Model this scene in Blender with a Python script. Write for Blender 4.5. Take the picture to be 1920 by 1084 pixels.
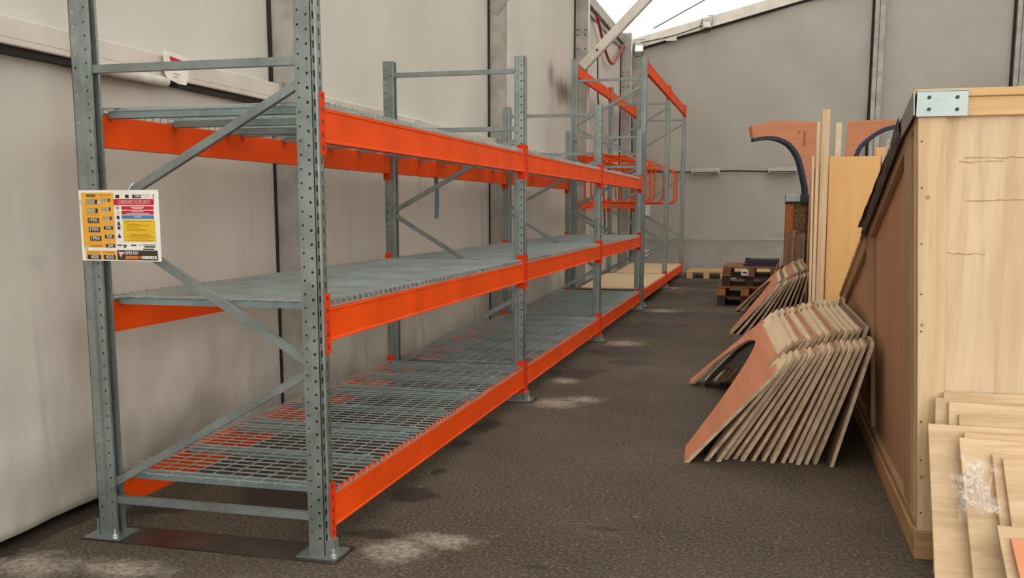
import bpy, math, random
from mathutils import Vector, Matrix, noise
random.seed(7)
R = math.radians
scene = bpy.context.scene
for o in list(bpy.data.objects):
    bpy.data.objects.remove(o)
COL = scene.collection

# ------------------------------------------------------------------ camera, sky, exposure
cam_d = bpy.data.cameras.new('camera'); cam = bpy.data.objects.new('camera', cam_d); COL.objects.link(cam)
cam.location = (1.7206, -3.5247, 1.4421)
cam.rotation_euler = (R(90 - 8.0518), 0, R(14.648))
cam_d.sensor_width = 36; cam_d.lens = 1815.6 / 1920 * 36; cam_d.shift_y = 104.7 / 1920
cam_d.clip_end = 200
scene.camera = cam
world = bpy.data.worlds.new('overcast_sky'); scene.world = world; world.use_nodes = True
bg = world.node_tree.nodes['Background']; bg.inputs[0].default_value = (1.0, 0.975, 0.93, 1); bg.inputs[1].default_value = 3.55
vs = scene.view_settings
vs.view_transform = 'Standard'; vs.look = 'None'; vs.gamma = 1; vs.exposure = 0.0; vs.use_curve_mapping = False

# ------------------------------------------------------------------ materials
def srgb(r, g, b):
    f = lambda c: (c/255/12.92 if c/255 <= .04045 else ((c/255+.055)/1.055)**2.4)
    return (f(r), f(g), f(b), 1)
class NT:
    def __init__(s, name):
        s.m = bpy.data.materials.new(name); s.m.use_nodes = True; s.t = s.m.node_tree; s.n = s.t.nodes
        s.b = s.n['Principled BSDF']
    def new(s, typ, **kw):
        n = s.n.new(typ)
        for k, v in kw.items(): setattr(n, k, v)
        return n
    def link(s, a, b): s.t.links.new(a, b)
    def put(s, sock, v):
        if hasattr(v, 'is_linked') or hasattr(v, 'links'): s.link(v, sock)
        else: sock.default_value = v
    def math(s, op, a, b=0.0, c=None):
        n = s.new('ShaderNodeMath', operation=op); s.put(n.inputs[0], a); s.put(n.inputs[1], b)
        if c is not None: s.put(n.inputs[2], c)
        return n.outputs[0]
    def vmath(s, op, a, b=(0,0,0)):
        n = s.new('ShaderNodeVectorMath', operation=op); s.put(n.inputs[0], a); s.put(n.inputs[1], b)
        return n.outputs['Value'] if op == 'LENGTH' else n.outputs[0]
    def noise(s, vec, scale, detail=4, rough=.55, dist=0):
        n = s.new('ShaderNodeTexNoise'); s.link(vec, n.inputs['Vector'])
        n.inputs['Scale'].default_value = scale; n.inputs['Detail'].default_value = detail
        n.inputs['Roughness'].default_value = rough; n.inputs['Distortion'].default_value = dist
        return n.outputs[0]
    def ramp(s, fac, lo, hi, a=0.0, b=1.0):
        n = s.new('ShaderNodeMapRange'); n.interpolation_type = 'SMOOTHSTEP'
        s.put(n.inputs[0], fac); n.inputs[1].default_value = lo; n.inputs[2].default_value = hi
        n.inputs[3].default_value = a; n.inputs[4].default_value = b
        return n.outputs[0]
    def mix(s, fac, a, b, mode='MIX'):
        n = s.new('ShaderNodeMix', data_type='RGBA', blend_type=mode); s.put(n.inputs[0], fac)
        s.put(n.inputs[6], a); s.put(n.inputs[7], b); return n.outputs[2]
    def bump(s, h, strength, dist=.01):
        n = s.new('ShaderNodeBump'); n.inputs['Strength'].default_value = strength; n.inputs['Distance'].default_value = dist
        s.link(h, n.inputs['Height']); s.link(n.outputs[0], s.b.inputs['Normal'])
    def coords(s, scale=(1,1,1), world=False):
        if world:
            v = s.new('ShaderNodeNewGeometry').outputs['Position']
        else:
            v = s.new('ShaderNodeTexCoord').outputs['Object']
            r = s.new('ShaderNodeObjectInfo').outputs['Random']
            k = s.math('MULTIPLY', r, 37.0)
            c = s.new('ShaderNodeCombineXYZ'); s.link(k, c.inputs[0]); s.link(k, c.inputs[1]); s.link(k, c.inputs[2])
            v = s.vmath('ADD', v, c.outputs[0])
        return s.vmath('MULTIPLY', v, scale)
    def rand(s): return s.new('ShaderNodeObjectInfo').outputs['Random']
    def fin(s, col, rough=.6, metal=0, spec=None):
        s.put(s.b.inputs['Base Color'], col); s.put(s.b.inputs['Roughness'], rough); s.b.inputs['Metallic'].default_value = metal
        if spec is not None: s.b.inputs['Specular IOR Level'].default_value = spec
        return s.m

def m_plain(name, col, rough=.6, metal=0, var=.08, scale=8, bump=0, spec=None):
    t = NT(name); v = t.coords(); n = t.noise(v, scale)
    d = tuple(c*(1-var*2) for c in col[:3]) + (1,); l = tuple(min(1, c*(1+var*1.5)) for c in col[:3]) + (1,)
    if bump: t.bump(t.noise(v, scale*5), bump, .004)
    return t.fin(t.mix(t.ramp(n, .3, .7), d, l), rough, metal, spec)
def m_wood(name, col, dark, grain=(1, 1, .06), scale=30, rough=.65, knots=True, var=.12, blot=.35):
    t = NT(name); v = t.coords(grain); n = t.noise(v, scale, 5, .6, .6); f = t.noise(v, scale*4, 3, .6)
    c = t.mix(t.ramp(n, .35, .75, 0, .75), col, dark); c = t.mix(t.ramp(f, .45, .8, 0, .35), c, dark)
    b = t.noise(t.coords(), 2.2, 3)
    c = t.mix(t.ramp(b, .45, .75, 0, blot), c, tuple(x*.78 for x in col[:3]) + (1,))
    c = t.mix(t.math('MULTIPLY', t.rand(), var*2), c, dark)
    t.bump(n, .15, .003)
    return t.fin(c, rough, 0, .3)
def m_galv(name, base=(.275, .315, .30), rough=.33, metal=.65):
    t = NT(name); v = t.coords()
    vo = t.new('ShaderNodeTexVoronoi'); t.link(v, vo.inputs['Vector']); vo.inputs['Scale'].default_value = 55
    sp = t.new('ShaderNodeSeparateColor'); t.link(vo.outputs['Color'], sp.inputs[0])
    n = t.noise(v, 5, 4)
    k = t.math('ADD', t.math('MULTIPLY', sp.outputs[0], .12), t.math('MULTIPLY', n, .88))
    a = tuple(c*.82 for c in base) + (1,); b = tuple(min(1, c*1.15) for c in base) + (1,)
    return t.fin(t.mix(t.ramp(k, .25, .7), a, b), t.ramp(k, .2, .8, rough*.85, rough*1.25), metal)
XWALL = -1.388
def m_fabric(name, col, world=True, streak=.5, dirt=.3, soot=()):
    t = NT(name); v = t.coords((1, 1, 1), world)
    st = t.noise(t.vmath('MULTIPLY', v, (1, 1, .05)), 5.5, 5, .65)
    big = t.noise(v, .7, 3); fine = t.noise(v, 9, 4)
    dk = tuple(c*.55 for c in col[:3]) + (1,); md = tuple(c*.82 for c in col[:3]) + (1,)
    c = t.mix(t.ramp(big, .35, .7, 0, .45), col, md)
    z = t.new('ShaderNodeSeparateXYZ'); t.link(v, z.inputs[0])
    low = t.ramp(z.outputs[2], 2.1, 0.2, .25, 1.0)
    c = t.mix(t.math('MULTIPLY', t.ramp(st, .52, .78, 0, streak), low), c, dk)
    c = t.mix(t.ramp(t.noise(v, 2.6, 6, .7), .62, .8, 0, dirt), c, dk)
    for (sy, sz, ry, rz, am) in soot:
        d = t.vmath('MULTIPLY', t.vmath('SUBTRACT', v, (XWALL, sy, sz)), (0, 1/ry, 1/rz)); l = t.vmath('LENGTH', d)
        k = t.math('ADD', l, t.math('MULTIPLY', t.math('SUBTRACT', t.noise(t.vmath('MULTIPLY', v, (1, 1, .25)), 4, 4), .5), 1.6))
        c = t.mix(t.ramp(k, 1.0, .1, 0, am), c, (.09, .075, .06, 1))
    t.bump(t.math('ADD', t.noise(t.vmath('MULTIPLY', v, (1, 1, .35)), 3.2, 3), t.math('MULTIPLY', fine, .12)), .35, .05)
    return t.fin(c, .62, 0, .35)

def m_floor():
    t = NT('asphalt'); v = t.coords((1,1,1), True)
    big = t.noise(v, .55, 4, .6); mid = t.noise(v, 3.0, 6, .65); fine = t.noise(v, 60, 4, .7); fl = t.noise(t.vmath('MULTIPLY', v, (1, .5, 1)), 14, 5, .75)
    c = t.mix(t.ramp(big, .3, .7), srgb(72, 63, 53), srgb(96, 86, 73))
    c = t.mix(t.ramp(mid, .45, .7, 0, .55), c, srgb(74, 67, 60))
    c = t.mix(t.ramp(fine, .48, .72, 0, .6), c, srgb(150, 138, 122))
    c = t.mix(t.ramp(fine, .5, .3, 0, .7), c, srgb(46, 40, 34))
    c = t.mix(t.ramp(fl, .62, .74, 0, .6), c, srgb(160, 150, 136))
    c = t.mix(t.ramp(t.noise(t.vmath('MULTIPLY', v, (1, .6, 1)), 7, 5, .7), .66, .74, 0, .7), c, srgb(44, 38, 32))
    def blob(x, y, rx, ry, ns, edge=.45, th=.55):
        d = t.vmath('SUBTRACT', v, (x, y, 0)); d = t.vmath('MULTIPLY', d, (1/rx, 1/ry, 0)); l = t.vmath('LENGTH', d)
        k = t.math('ADD', l, t.math('MULTIPLY', t.math('SUBTRACT', ns, .5), 2.2))
        return t.ramp(k, 1.0, edge)
    wn = t.noise(v, 9, 8, .8); dn = t.noise(v, 5, 3, .5)
    white = None
    for x, y, rx, ry in [(.25,.18,.2,.22),(.40,.34,.2,.14),(.25,3.42,.26,.26),(.42,3.6,.2,.18),(.27,6.75,.3,.3),(.33,10.2,.35,.35),
                         (-1.13,-.36,.3,.2),(-.75,-.3,.3,.14),(.12,4.35,.16,.2),(.12,14.25,.3,.3),(-.1,-.35,.35,.12),(.9,-.2,.35,.12)]:
        b = blob(x, y, rx, ry, wn, .1); white = b if white is None else t.math('MAXIMUM', white, b)
    gr = t.ramp(t.noise(v, 28, 6, .8), .36, .62, .25, 1)
    c = t.mix(t.math('MULTIPLY', t.math('MULTIPLY', white, gr), .85), c, srgb(182, 172, 158))
    dark = None
    for x, y, rx, ry in [(0.03,.95,.14,.12),(.05,.34,.12,.07),(-.04,2.55,.1,.2),(-.05,2.05,.07,.1),(-1.1,.41,.16,.12),(.3,8.4,.5,.5),(.35,6.1,.35,.45),
                         (.1,4.75,.3,.3),(.85,.14,.07,.03),(1.05,.67,.08,.025),(1.36,.72,.1,.02),(.5,5.45,.22,.25),(.01,1.4,.05,.07),
                         (.55,7.6,.5,.4),(.8,9.7,.8,.5),(.2,12.4,.5,1.1),(.7,15.0,.9,1.2),(-1.4,.3,.12,1.6),(-.55,.75,.4,.2),(.75,13.2,.5,.7)]:  # far blobs and wall-foot strip also paint in far-end dimness and hem shade
        b = blob(x, y, rx, ry, dn, .75); dark = b if dark is None else t.math('MAXIMUM', dark, b)
    c = t.mix(t.math('MULTIPLY', dark, .62), c, srgb(36, 31, 27))
    t.bump(t.math('ADD', fine, t.math('MULTIPLY', mid, .6)), .5, .006)
    return t.fin(c, t.ramp(dark, 0, 1, .9, .55), 0, .18)

M = {}
M['floor'] = m_floor()
M['fab_low'] = m_fabric('fabric_lower', srgb(203, 200, 188), streak=.8, dirt=.4, soot=((4.2, 1.45, 2.2, .5, .12), (9.5, 1.2, 2.0, .6, .15), (1.2, .25, 2.5, .22, .3)))
M['fab_up'] = m_fabric('fabric_upper', srgb(208, 205, 194), streak=.12, dirt=.08, soot=((10.6, 3.38, .35, .3, .6), (11.6, 3.2, .9, .25, .7), (13.2, 3.1, .9, .4, .4), (16.0, 2.6, 1.4, .6, .35)))
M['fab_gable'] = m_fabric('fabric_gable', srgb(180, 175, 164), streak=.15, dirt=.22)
def m_roof():
    t = NT('roof_fabric'); t.n.remove(t.b)
    out = t.n['Material Output']; d = t.new('ShaderNodeBsdfDiffuse'); tr = t.new('ShaderNodeBsdfTranslucent'); mx = t.new('ShaderNodeMixShader')
    v = t.coords((1,1,1), True); n = t.noise(v, .8, 3)
    c = t.mix(t.ramp(n, .3, .7), (.86,.87,.86,1), (.93,.93,.92,1))
    t.link(c, d.inputs[0]); t.link(c, tr.inputs[0]); mx.inputs[0].default_value = .36
    t.link(d.outputs[0], mx.inputs[1]); t.link(tr.outputs[0], mx.inputs[2]); t.link(mx.outputs[0], out.inputs[0])
    return t.m
M['roof'] = m_roof()
M['alu'] = m_galv('aluminium', (.62, .62, .60), .5, .55)
M['alu_dull'] = m_plain('weathered_aluminium', srgb(168, 164, 155), .5, .35, .1, 5)
M['rail'] = m_plain('painted_rail', srgb(216, 209, 196), .36, .2, .06, 3)
M['black'] = m_plain('black_rubber_and_shade', srgb(28, 25, 22), .7)  # flat black for rubber, dark joints and painted-in shade
M['galv'] = m_galv('galvanized_steel')
M['galv_dk'] = m_galv('galvanized_brace', (.25, .28, .27), .42)
M['wire'] = m_galv('galvanized_wire', (.41, .48, .465), .36, .5)
M['chan'] = m_galv('galvanized_channel', (.255, .33, .325), .4, .55)
M['orange'] = m_plain('orange_paint', (.86, .082, .005, 1), .5, 0, .05, 4, 0, .12)
M['red_orange'] = m_plain('connector_paint', (.76, .045, .004, 1), .5, 0, .05, 4, 0, .12)
M['bolt'] = m_galv('bolt_steel', (.7, .72, .72), .3, .8)
M['plate'] = m_plain('dark_steel_sheet', srgb(74, 64, 56), .3, .5, .2, 6)
M['ply'] = m_wood('pale_plywood', srgb(219, 192, 156), srgb(176, 142, 104), (.18, 1, 1.6), 11)
M['ply_v'] = m_wood('pale_plywood_upright', srgb(223, 197, 163), srgb(192, 160, 122), (1, 1, .07), 16)
M['pine'] = m_wood('pine_board', srgb(224, 197, 158), srgb(194, 160, 118), (1, 1, .05), 26)
M['pine_h'] = m_wood('pine_rail', srgb(221, 184, 132), srgb(186, 142, 90), (.05, .05, 1), 26)
M['pine_y'] = m_wood('pine_batten', srgb(178, 145, 108), srgb(138, 106, 74), (1, 1, .05), 26)
M['side_ply'] = m_wood('reddish_plywood', srgb(198, 150, 112), srgb(150, 106, 76), (1, 4, .07), 14, blot=.5)
M['base_wood'] = m_wood('rough_base_wood', srgb(194, 154, 110), srgb(146, 108, 72), (.05, .05, 1), 24)
M['birch'] = m_wood('golden_plywood', srgb(230, 184, 122), srgb(216, 164, 102), (1, 1, .06), 10, blot=.25)
M['chip'] = m_plain('chipboard', srgb(214, 188, 148), .8, 0, .07, 60)
M['osb'] = m_plain('osb_board', srgb(128, 98, 62), .8, 0, .3, 30)
M['salmon'] = m_wood('salmon_film_plywood', srgb(218, 150, 112), srgb(198, 124, 88), (.06, 1, 1), 14, blot=.3)
M['arch_edge'] = m_wood('plywood_edge', srgb(206, 184, 156), srgb(142, 118, 94), (1, 1, 1), 12)
M['arch_cream'] = m_wood('cream_plywood', srgb(242, 222, 188), srgb(222, 194, 154), (.06, 1, 1), 12)
M['arch_pink'] = m_wood('pink_plywood', srgb(204, 152, 118), srgb(178, 122, 90), (.06, 1, 1), 12)
M['arch_grey'] = m_wood('greyed_plywood', srgb(152, 126, 102), srgb(116, 92, 72), (.06, 1, 1), 12)
M['navy'] = m_plain('navy_edge_band', srgb(30, 33, 66), .5)
M['pallet'] = m_wood('pallet_wood', srgb(150, 108, 66), srgb(98, 66, 38), (.1, 1, 1), 18)
M['pallet_or'] = m_wood('pallet_block_wood', srgb(196, 120, 62), srgb(150, 84, 42), (1, 1, 1), 18)
M['pallet_dk'] = m_wood('old_pallet_wood', srgb(78, 62, 50), srgb(44, 36, 30), (.1, 1, 1), 18)
M['tarp'] = m_plain('black_tarp', srgb(30, 27, 26), .42, 0, .2, 12)
M['white'] = m_plain('white_print', srgb(236, 232, 224), .5, 0, .03)
M['white_tag'] = m_plain('white_tag', srgb(236, 231, 222), .6, 0, .05)
M['red'] = m_plain('red_print', srgb(190, 26, 42), .5, 0, .03)
M['pinkp'] = m_plain('pink_print', srgb(240, 190, 190), .5, 0, .03)
M['blue'] = m_plain('blue_print', srgb(72, 120, 172), .5, 0, .03)
M['lblue'] = m_plain('pale_blue_print', srgb(150, 176, 210), .5, 0, .03)
M['yellow'] = m_plain('yellow_print', srgb(222, 184, 36), .5, 0, .03)
M['amber'] = m_plain('amber_print', srgb(232, 168, 56), .5, 0, .03)
M['dkprint'] = m_plain('black_print', srgb(34, 30, 28), .5, 0, .03)
M['brprint'] = m_plain('brown_print', srgb(60, 44, 36), .5, 0, .03)
M['orprint'] = m_plain('orange_print', srgb(200, 116, 52), .5, 0, .03)
M['greyp'] = m_plain('grey_print', srgb(168, 156, 134), .5, 0, .03)
M['ochre'] = m_plain('ochre_print', srgb(190, 126, 28), .5, 0, .03)
M['strap'] = m_plain('blue_strap', srgb(92, 118, 138), .6)
M['red_hose'] = m_plain('red_hose', srgb(168, 34, 34), .45)
M['cable'] = m_plain('dark_cable', srgb(52, 48, 42), .6)
M['greybox'] = m_plain('grey_enamel', srgb(188, 184, 172), .45, .2, .08)
M['mark'] = m_plain('dark_scuff', srgb(168, 134, 96), .8)
M['ink'] = m_plain('burnt_ink', srgb(120, 66, 36), .8)
def m_film():
    t = NT('clear_film'); n = t.noise(t.coords(), 60, 3)
    t.link(t.ramp(n, .4, .75, .05, .5), t.b.inputs['Alpha'])
    return t.fin((.93, .90, .86, 1), .15, 0, .8)
M['film'] = m_film()
def m_lamp():
    t = NT('lit_lamp_glass'); t.b.inputs['Emission Color'].default_value = (1, .97, .92, 1); t.b.inputs['Emission Strength'].default_value = 6
    return t.fin((.9, .9, .88, 1), .3)
M['lamp'] = m_lamp()

# ------------------------------------------------------------------ mesh helpers
class MB:
    def __init__(s): s.v = []; s.f = []; s.mi = []
    def add(s, vs, fs, mi=0):
        k = len(s.v); s.v += [tuple(p) for p in vs]; s.f += [tuple(i+k for i in f) for f in fs]; s.mi += [mi]*len(fs); return s
    def box(s, x0, x1, y0, y1, z0, z1, mi=0):
        return s.add([(x0,y0,z0),(x1,y0,z0),(x1,y1,z0),(x0,y1,z0),(x0,y0,z1),(x1,y0,z1),(x1,y1,z1),(x0,y1,z1)],
              [(0,3,2,1),(4,5,6,7),(0,1,5,4),(1,2,6,5),(2,3,7,6),(3,0,4,7)], mi)
    def bar(s, a, b, w, h, up=(0,0,1), mi=0):
        a, b = Vector(a), Vector(b); d = (b-a).normalized(); u = Vector(up); sd = d.cross(u).normalized(); u = sd.cross(d)
        vs = []
        for p in (a, b):
            for i, j in ((-1,-1),(1,-1),(1,1),(-1,1)): vs.append(p + sd*(i*w/2) + u*(j*h/2))
        return s.add(vs, [(0,1,2,3),(7,6,5,4),(0,4,5,1),(1,5,6,2),(2,6,7,3),(3,7,4,0)], mi)
    def prism(s, poly, f, t0, t1, mi=0, mie=None):
        # poly: 2-d outline; f(a, b, t) -> point; caps + sides
        n = len(poly); vs = [f(a, b, t0) for a, b in poly] + [f(a, b, t1) for a, b in poly]
        s.add(vs, [tuple(range(n-1, -1, -1)), tuple(range(n, 2*n))], mi)
        k = len(s.v) - 2*n
        for i in range(n):
            j = (i+1) % n; s.f.append((k+i, k+j, k+n+j, k+n+i)); s.mi.append(mi if mie is None else mie)
        return s
    def tube(s, path, r, n=8, closed=False, mi=0):
        P = [Vector(p) for p in path]; m = len(P); vs = []; up = Vector((.13, .31, .94))
        for i, p in enumerate(P):
            a = P[(i-1) % m] if (closed or i > 0) else p; b = P[(i+1) % m] if (closed or i < m-1) else p
            d = (b-a).normalized(); x = d.cross(up)
            if x.length < .2: x = d.cross(Vector((1, .1, 0)))
            x.normalize(); y = d.cross(x); rr = r[i] if isinstance(r, (list, tuple)) else r
            for k in range(n):
                t = 2*math.pi*k/n; vs.append(p + x*(rr*math.cos(t)) + y*(rr*math.sin(t)))
        fs = []
        for i in range(m if closed else m-1):
            for k in range(n):
                a = i*n+k; b = i*n+(k+1) % n; c = ((i+1) % m)*n+(k+1) % n; d2 = ((i+1) % m)*n+k; fs.append((a, b, c, d2))
        if not closed: fs += [tuple(range(n-1, -1, -1)), tuple(range((m-1)*n, m*n))]
        return s.add(vs, fs, mi)
    def grid(s, f, nu, nv, mi=0):
        vs = [f(i/nu, j/nv) for j in range(nv+1) for i in range(nu+1)]
        fs = [(j*(nu+1)+i, j*(nu+1)+i+1, (j+1)*(nu+1)+i+1, (j+1)*(nu+1)+i) for j in range(nv) for i in range(nu)]
        return s.add(vs, fs, mi)
    def mesh(s, name, mats, org=(0,0,0), smooth=False):
        me = bpy.data.meshes.new(name); o = Vector(org)
        me.from_pydata([tuple(Vector(p)-o) for p in s.v], [], s.f)
        for m in (mats if isinstance(mats, (list, tuple)) else [mats]): me.materials.append(M[m])
        me.polygons.foreach_set('material_index', s.mi)
        if smooth: me.polygons.foreach_set('use_smooth', [True]*len(me.polygons))
        me.update(); return me

def link(name, data, parent=None, loc=(0,0,0), rot=(0,0,0)):
    o = bpy.data.objects.new(name, data); COL.objects.link(o); o.location = loc; o.rotation_euler = rot
    if parent is not None: o.parent = parent
    return o
def tag(o, label, cat=None, group=None, kind=None):
    o['label'] = label
    if cat: o['category'] = cat
    if group: o['group'] = group
    if kind: o['kind'] = kind
    return o
def thing(name, label, cat, loc=(0,0,0), group=None, rot=(0,0,0)):
    return tag(link(name, None, None, loc, rot), label, cat, group)
def part(name, mb, mats, parent, smooth=False):
    """mesh given in world coordinates, made a child of an un-rotated thing (or of a part of one)"""
    top = parent
    while top.parent: top = top.parent
    return link(name, mb.mesh(name, mats, top.location, smooth), parent)
def solid(name, mb, mats, label, cat, org, group=None, smooth=False):
    return tag(link(name, mb.mesh(name, mats, org, smooth), None, org), label, cat, group)
def struct(name, mb, mats, label, org=(0,0,0), smooth=False):
    return tag(link(name, mb.mesh(name, mats, org, smooth), None, org), label, None, None, 'structure')
def bevel(o, w=.003, seg=1):
    m = o.modifiers.new('bevel', 'BEVEL'); m.width = w; m.segments = seg; m.limit_method = 'ANGLE'; return o
def textmesh(body, size, depth=.0004):
    cu = bpy.data.curves.new('text', 'FONT'); cu.body = body; cu.size = size; cu.align_x = 'CENTER'; cu.align_y = 'CENTER'; cu.extrude = depth; cu.resolution_u = 2
    o = bpy.data.objects.new('text', cu); COL.objects.link(o)
    dg = bpy.context.evaluated_depsgraph_get(); me = bpy.data.meshes.new_from_object(o.evaluated_get(dg))
    bpy.data.objects.remove(o); bpy.data.curves.remove(cu); return me
def lettering(name, body, size, mat, parent, loc, rot, fit=None):
    me = textmesh(body, size); me.materials.clear(); me.materials.append(M[mat])
    if fit:
        xs = [v.co.x for v in me.vertices]; w = max(xs)-min(xs)
        for v in me.vertices: v.co.x *= fit/w
    return link(name, me, parent, loc, rot)
ORD = ['first','second','third','fourth','fifth','sixth','seventh','eighth','ninth','tenth','eleventh','twelfth','thirteenth','fourteenth','fifteenth','sixteenth']

# ------------------------------------------------------------------ the tent
XW, YE = -1.388, 18.6          # long fabric wall, gable wall
EAVE, SL, RIDGE, XR = 5.10, .243, 6.1, 13.6
def roof_z(x): return EAVE + SL*(x-XW) if x <= RIDGE else EAVE + SL*(RIDGE-XW) - SL*(x-RIDGE)
Y0 = -8.6
struct('floor', MB().add([(-4,Y0-6,0),(17,Y0-6,0),(17,22,0),(-4,22,0)], [(0,1,2,3)]), 'floor', 'worn dark grey asphalt floor with damp patches, painted-in shade and chalky stains')
rf = MB()
rf.add([(XW-.15,Y0,roof_z(XW-.15)),(RIDGE,Y0,roof_z(RIDGE)),(RIDGE,YE+.1,roof_z(RIDGE)),(XW-.15,YE+.1,roof_z(XW-.15))], [(0,1,2,3)])
rf.add([(RIDGE,Y0,roof_z(RIDGE)),(XR+.1,Y0,roof_z(XR+.1)),(XR+.1,YE+.1,roof_z(XR+.1)),(RIDGE,YE+.1,roof_z(RIDGE))], [(0,1,2,3)])
struct('ceiling', rf, 'roof', 'white translucent fabric roof of the tent hall')
colY = [-7.88, -2.81, 2.27, 7.34, 12.38, 17.45]
# long fabric wall: upper and lower sheets of each bay are parts
wl = tag(link('wall_left', None, None, (XW, 0, 0)), 'beige fabric side wall of the tent behind the pallet racks', None, None, 'structure')
def nz(a, b, c): return noise.noise(Vector((a, b, c)))
for i in range(len(colY)):
    a = colY[i] + .1; b = colY[i+1] if i+1 < len(colY) else YE
    if b - a < .3: continue
    nu = 60; 
    def up(u, v, a=a, b=b):
        y = a+(b-a)*u; z = 2.14+(EAVE-.05-2.14)*v; e = min(1, 6*min(u, 1-u))
        return (XW - .01 + e*(.030*nz(y*.9, z*.35, 3)+.012*nz(y*2.6, z*.9, 9)), y, z)
    part('upper_fabric', MB().grid(up, nu, 30), 'fab_up', wl, True)
    def lo(u, v, a=a, b=b):
        y = a+(b-a)*u; s = v*2.33; e = min(1, 8*min(u, 1-u))
        if s < .16: t = s/.16; z = .055*t*t; x = XW-.22*(1-t)**1.4
        else: z = .055+(s-.16)*(2.12-.055)/(2.33-.16); x = XW
        low = math.exp(-((z-.35)/.5)**2)
        d = .032*nz(y*.8, z*.7, 1) + .016*nz(y*2.4, z*1.6, 5) + .040*low*nz(y*2.3, z*2.6+y*.9, 12) + .012*nz(y*5, z*5-y*2, 31)*low + .03*low
        return (x + e*d, y, z)
    part('lower_fabric', MB().grid(lo, 110, 48), 'fab_low', wl, True)
    part('fabric_seam', MB().box(XW-.01, XW+.012, b-.022, b, .05, EAVE-.1), 'black', wl)
# aluminium columns, rails, eave beam, rafters
tn = 0
for i, y in enumerate(colY):
    tn += 1
    c = MB().box(XW-.02, XW+.212, y, y+.10, 0, EAVE-.02);     c.box(XW-.02, XW+.21, y+.1, y+.106, 0, EAVE-.02)
    s = struct('trim_%d' % tn, c, 'alu_dull', 'grey aluminium tent column on the fabric side wall, %s from the gable' % ORD[len(colY)-1-i], (XW, y, 0))
    part('flange', MB().box(XW+.212, XW+.222, y-.010, y+.118, 0, EAVE-.02), 'rail', s)
    bb = MB()
    for zz in (4.20, 4.28, 3.98):
        for xx in (XW+.05, XW+.17):
            bb.tube([(xx, y-.012, zz), (xx, y, zz)], .013, 8)
    part('bolt', bb, 'cable', s)
    if y > -3:
        bb = MB().tube([(XW+.09, y-.01, 3.66), (XW+.09, y, 3.66)], .05, 16); bb.bar((XW+.05, y-.007, 3.62), (XW+.25, y-.007, 3.85), .014, .13, (-.7, 0, .7))
        part('brace_lug', bb, 'alu_dull', s)
    # rafter of this frame
    if y < 17:
        tn += 1
        r = MB().bar((XW+.1, y+.05, roof_z(XW+.1)-.16), (RIDGE, y+.05, roof_z(RIDGE)-.16), .10, .24)
        r.bar((RIDGE, y+.05, roof_z(RIDGE)-.16), (XR, y+.05, roof_z(XR)-.16), .10, .24)
        struct('trim_%d' % tn, r, 'alu_dull', 'aluminium roof rafter over the tent column, %s from the gable' % ORD[len(colY)-1-i], (XW, y, 4.9))
    # horizontal rail of the bay that starts here
    b = colY[i+1] if i+1 < len(colY) else YE
    if b - y > .5:
        tn += 1
        prof = [(0,2.105),(.078,2.105),(.082,2.110),(.082,2.128),(.079,2.130),(.079,2.133),(.082,2.135),(.082,2.214),(.074,2.222),(0,2.226)]
        r = MB().prism(prof, lambda x, z, t: (XW+x, t, z), y+.105, b-.06)
        s = struct('trim_%d' % tn, r, 'rail', 'pale horizontal aluminium rail along the fabric wall, bay %s from the gable' % ORD[len(colY)-1-i], (XW, y, 2.1))
        part('rail_shade_strip', MB().box(XW, XW+.060, y+.105, b-.06, 2.076, 2.105), 'black', s)  # black strip painting in the shade of the recess below the rail
        part('rail_bracket', MB().box(XW, XW+.1, b-.06, b+.02, 2.09, 2.235), 'alu_dull', s)
tn += 1
e = MB().box(XW-.06, XW+.07, Y0, YE, EAVE-.23, EAVE-.05); e.box(XW-.04, XW+.02, Y0, YE, EAVE-.34, EAVE-.27)
struct('trim_%d' % tn, e, 'alu_dull', 'aluminium eave beam along the top of the fabric side wall', (XW, 0, EAVE-.2))
tn += 1
g = MB().bar((XW, YE-.08, roof_z(XW)-.12), (RIDGE, YE-.08, roof_z(RIDGE)-.12), .12, .22); g.bar((RIDGE, YE-.08, roof_z(RIDGE)-.12), (XR, YE-.08, roof_z(XR)-.12), .12, .22)
gb = struct('trim_%d' % tn, g, 'rail', 'pale sloping gable beam under the white roof', (XW, YE, 5))
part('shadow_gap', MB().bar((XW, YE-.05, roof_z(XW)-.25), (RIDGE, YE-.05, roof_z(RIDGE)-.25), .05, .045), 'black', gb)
tn += 1
struct('trim_%d' % tn, MB().box(XW-.02, XW+.30, YE-.14, YE-.02, 0, EAVE-.1), 'alu_dull', 'grey corner column where side wall and gable meet', (XW, YE, 0))
for x in (3.73, 6.42, 9.12, 11.8):
    tn += 1
    c = MB().box(x, x+.2, YE-.16, YE-.03, 0, roof_z(x)-.2)
    s = struct('trim_%d' % tn, c, 'alu_dull', 'worn aluminium gable post, %s from the long wall' % ORD[int((x-3)/2.6)], (x, YE, 0))
    part('groove', MB().box(x+.085, x+.097, YE-.163, YE-.155, 0, roof_z(x)-.25), 'black', s)
    part('gap_strip', MB().box(x-.05, x-.005, YE-.05, YE-.02, 0, roof_z(x)-.25), 'black', s)
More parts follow.
